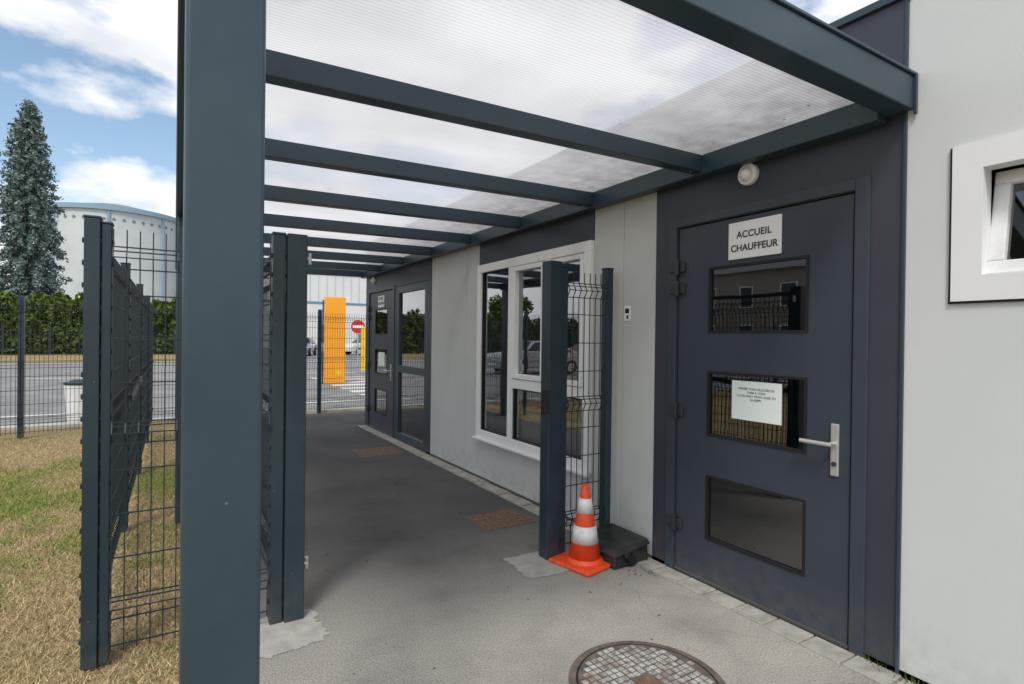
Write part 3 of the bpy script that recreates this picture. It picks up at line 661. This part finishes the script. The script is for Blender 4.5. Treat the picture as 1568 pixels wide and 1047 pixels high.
# grass blades
N=130000; V=[];F=[];C=[]
cnt=0
while cnt<N:
    y=1.0+9.6*random.random()**1.5; x=random.uniform(-.24*y-.5,.10)
    if x>.05 and random.random()<.6: continue
    nz=noise.noise(Vector((x*1.1,y*.8,0)))+.6*noise.noise(Vector((x*4,y*4,7)))
    gf=nz*1.7+1.1*math.exp(-((y-6.3)/1.3)**2)-.85
    dry=random.random()>.5+gf*.9
    if dry and random.random()<.2: continue
    h=random.uniform(.008,.030) if dry else random.uniform(.015,.045)
    a=random.uniform(0,6.28); w=random.uniform(.0015,.0035); l=h*random.uniform(.3,1.6); b=random.uniform(0,6.28); n=len(V)
    V+=[(x-math.cos(a)*w,y-math.sin(a)*w,-.02),(x+math.cos(a)*w,y+math.sin(a)*w,-.02),(x+math.cos(b)*l,y+math.sin(b)*l,-.02+h)]; F.append((n,n+1,n+2))
    k=random.uniform(.5,1.45); c=(.46*k,.36*k,.21*k,1) if dry else (.21*k,.28*k,.06*k,1)
    C+=[c]*3; cnt+=1
me=bpy.data.meshes.new('lawn_grass'); me.from_pydata(V,[],F); me.update(); ca=me.color_attributes.new('Col','FLOAT_COLOR','POINT'); ca.data.foreach_set('color',np.array(C,dtype=np.float32).ravel()); me.materials.append(M['blade'])
COL.objects.link(bpy.data.objects.new('lawn_grass',me))
V=[];F=[]
for (wx,wy,k,s_) in ((2.80,1.30,60,.05),(2.79,1.15,50,.05),(2.66,2.6,25,.03),(2.68,5.1,25,.03),(2.79,2.7,30,.03)):
    for i in range(k):
        x=wx-abs(random.gauss(0,.02)); y=wy+random.gauss(0,.05); a=random.uniform(0,6.28); n=len(V)
        V+=[(x,y,0),(x+.004*math.cos(a+1.5),y+.004*math.sin(a+1.5),.0),(x+s_*.6*math.cos(a),y+s_*.6*math.sin(a),random.uniform(.3,1)*s_)]; F.append((n,n+1,n+2))
me=bpy.data.meshes.new('weeds'); me.from_pydata(V,[],F); me.materials.append(M['hedge']); COL.objects.link(bpy.data.objects.new('weeds',me))
P=[(random.uniform(.3,2.7),random.uniform(1.3,8.5),.004) for _ in range(80)]+[(random.gauss(2.55,.08),random.uniform(2.55,2.8),.005) for _ in range(20)]
cards('dry_leaf_litter',P,.010,M['rust'])
P=[]
for i in range(60):
    x=2.72-abs(random.gauss(0,.2)); P.append((x,random.uniform(1.4,6),slope(x)+.112))
for i in range(8):
    x=random.uniform(.3,2.6); P.append((x,random.uniform(1.4,5),slope(x)+.112))
cards('roof_debris',P,.010,M['bark'],cn)

# ================================================================= world, sun, camera
az_from=Vector((-.60,-.80)); el=math.radians(54)
w=bpy.data.worlds.new('World'); S.world=w; w.use_nodes=True; nt=w.node_tree; nt.nodes.clear(); L=nt.links.new
o=nn(nt,'ShaderNodeOutputWorld'); bg=nn(nt,'ShaderNodeBackground'); bg.inputs[1].default_value=.135
sk=nn(nt,'ShaderNodeTexSky'); sk.sky_type='NISHITA'; sk.sun_disc=False; sk.sun_elevation=el; sk.sun_rotation=math.atan2(az_from.x,az_from.y); sk.dust_density=1.5; sk.ozone_density=1.2
tc=nn(nt,'ShaderNodeTexCoord'); mp=nn(nt,'ShaderNodeMapping'); mp.inputs['Scale'].default_value=(1,1,2.2); mp.inputs['Location'].default_value=(.35,.2,.4)
L(tc.outputs['Generated'],mp.inputs[0]); n=nn(nt,'ShaderNodeTexNoise'); n.inputs['Scale'].default_value=2.6; n.inputs['Detail'].default_value=12; n.inputs['Roughness'].default_value=.5; L(mp.outputs[0],n.inputs['Vector'])
r=nn(nt,'ShaderNodeValToRGB'); r.color_ramp.elements[0].position=.435; r.color_ramp.elements[1].position=.49; L(n.outputs['Fac'],r.inputs[0])
n2=nn(nt,'ShaderNodeTexNoise'); n2.inputs['Scale'].default_value=5; n2.inputs['Detail'].default_value=8; L(mp.outputs[0],n2.inputs['Vector'])
r2=nn(nt,'ShaderNodeValToRGB'); r2.color_ramp.elements[0].position=.3; r2.color_ramp.elements[1].position=.6; r2.color_ramp.elements[0].color=(6.0,6.3,6.8,1); r2.color_ramp.elements[1].color=(9.2,9.2,9.2,1); L(n2.outputs['Fac'],r2.inputs[0])
sc=nn(nt,'ShaderNodeMix',data_type='RGBA',blend_type='MULTIPLY'); sc.inputs['Factor'].default_value=1; sc.inputs['B'].default_value=(1.5,1.5,1.4,1); L(sk.outputs[0],sc.inputs['A'])
mx=nn(nt,'ShaderNodeMix',data_type='RGBA'); L(r.outputs[0],mx.inputs['Factor']); L(sc.outputs['Result'],mx.inputs['A']); L(r2.outputs[0],mx.inputs['B']); L(mx.outputs['Result'],bg.inputs[0]); L(bg.outputs[0],o.inputs[0])
sd=bpy.data.lights.new('sun','SUN'); sd.energy=2.5; sd.angle=math.radians(14); sd.color=(1,.96,.9)
so=bpy.data.objects.new('sun',sd); COL.objects.link(so)
frm=Vector((az_from.x*math.cos(el),az_from.y*math.cos(el),math.sin(el))); so.rotation_euler=frm.to_track_quat('Z','Y').to_euler()

cd=bpy.data.cameras.new('camera'); cd.lens=850/1568*36; cd.sensor_width=36; cd.clip_end=2000; cd.clip_start=.05
co=bpy.data.objects.new('camera',cd); COL.objects.link(co)
R=Matrix.Rotation(-math.radians(31.3),4,'Z')@Matrix.Rotation(math.pi/2-math.radians(.27),4,'X')@Matrix.Rotation(math.radians(.7),4,'Z')
co.matrix_world=Matrix.Translation((0,0,1.5))@R
S.camera=co
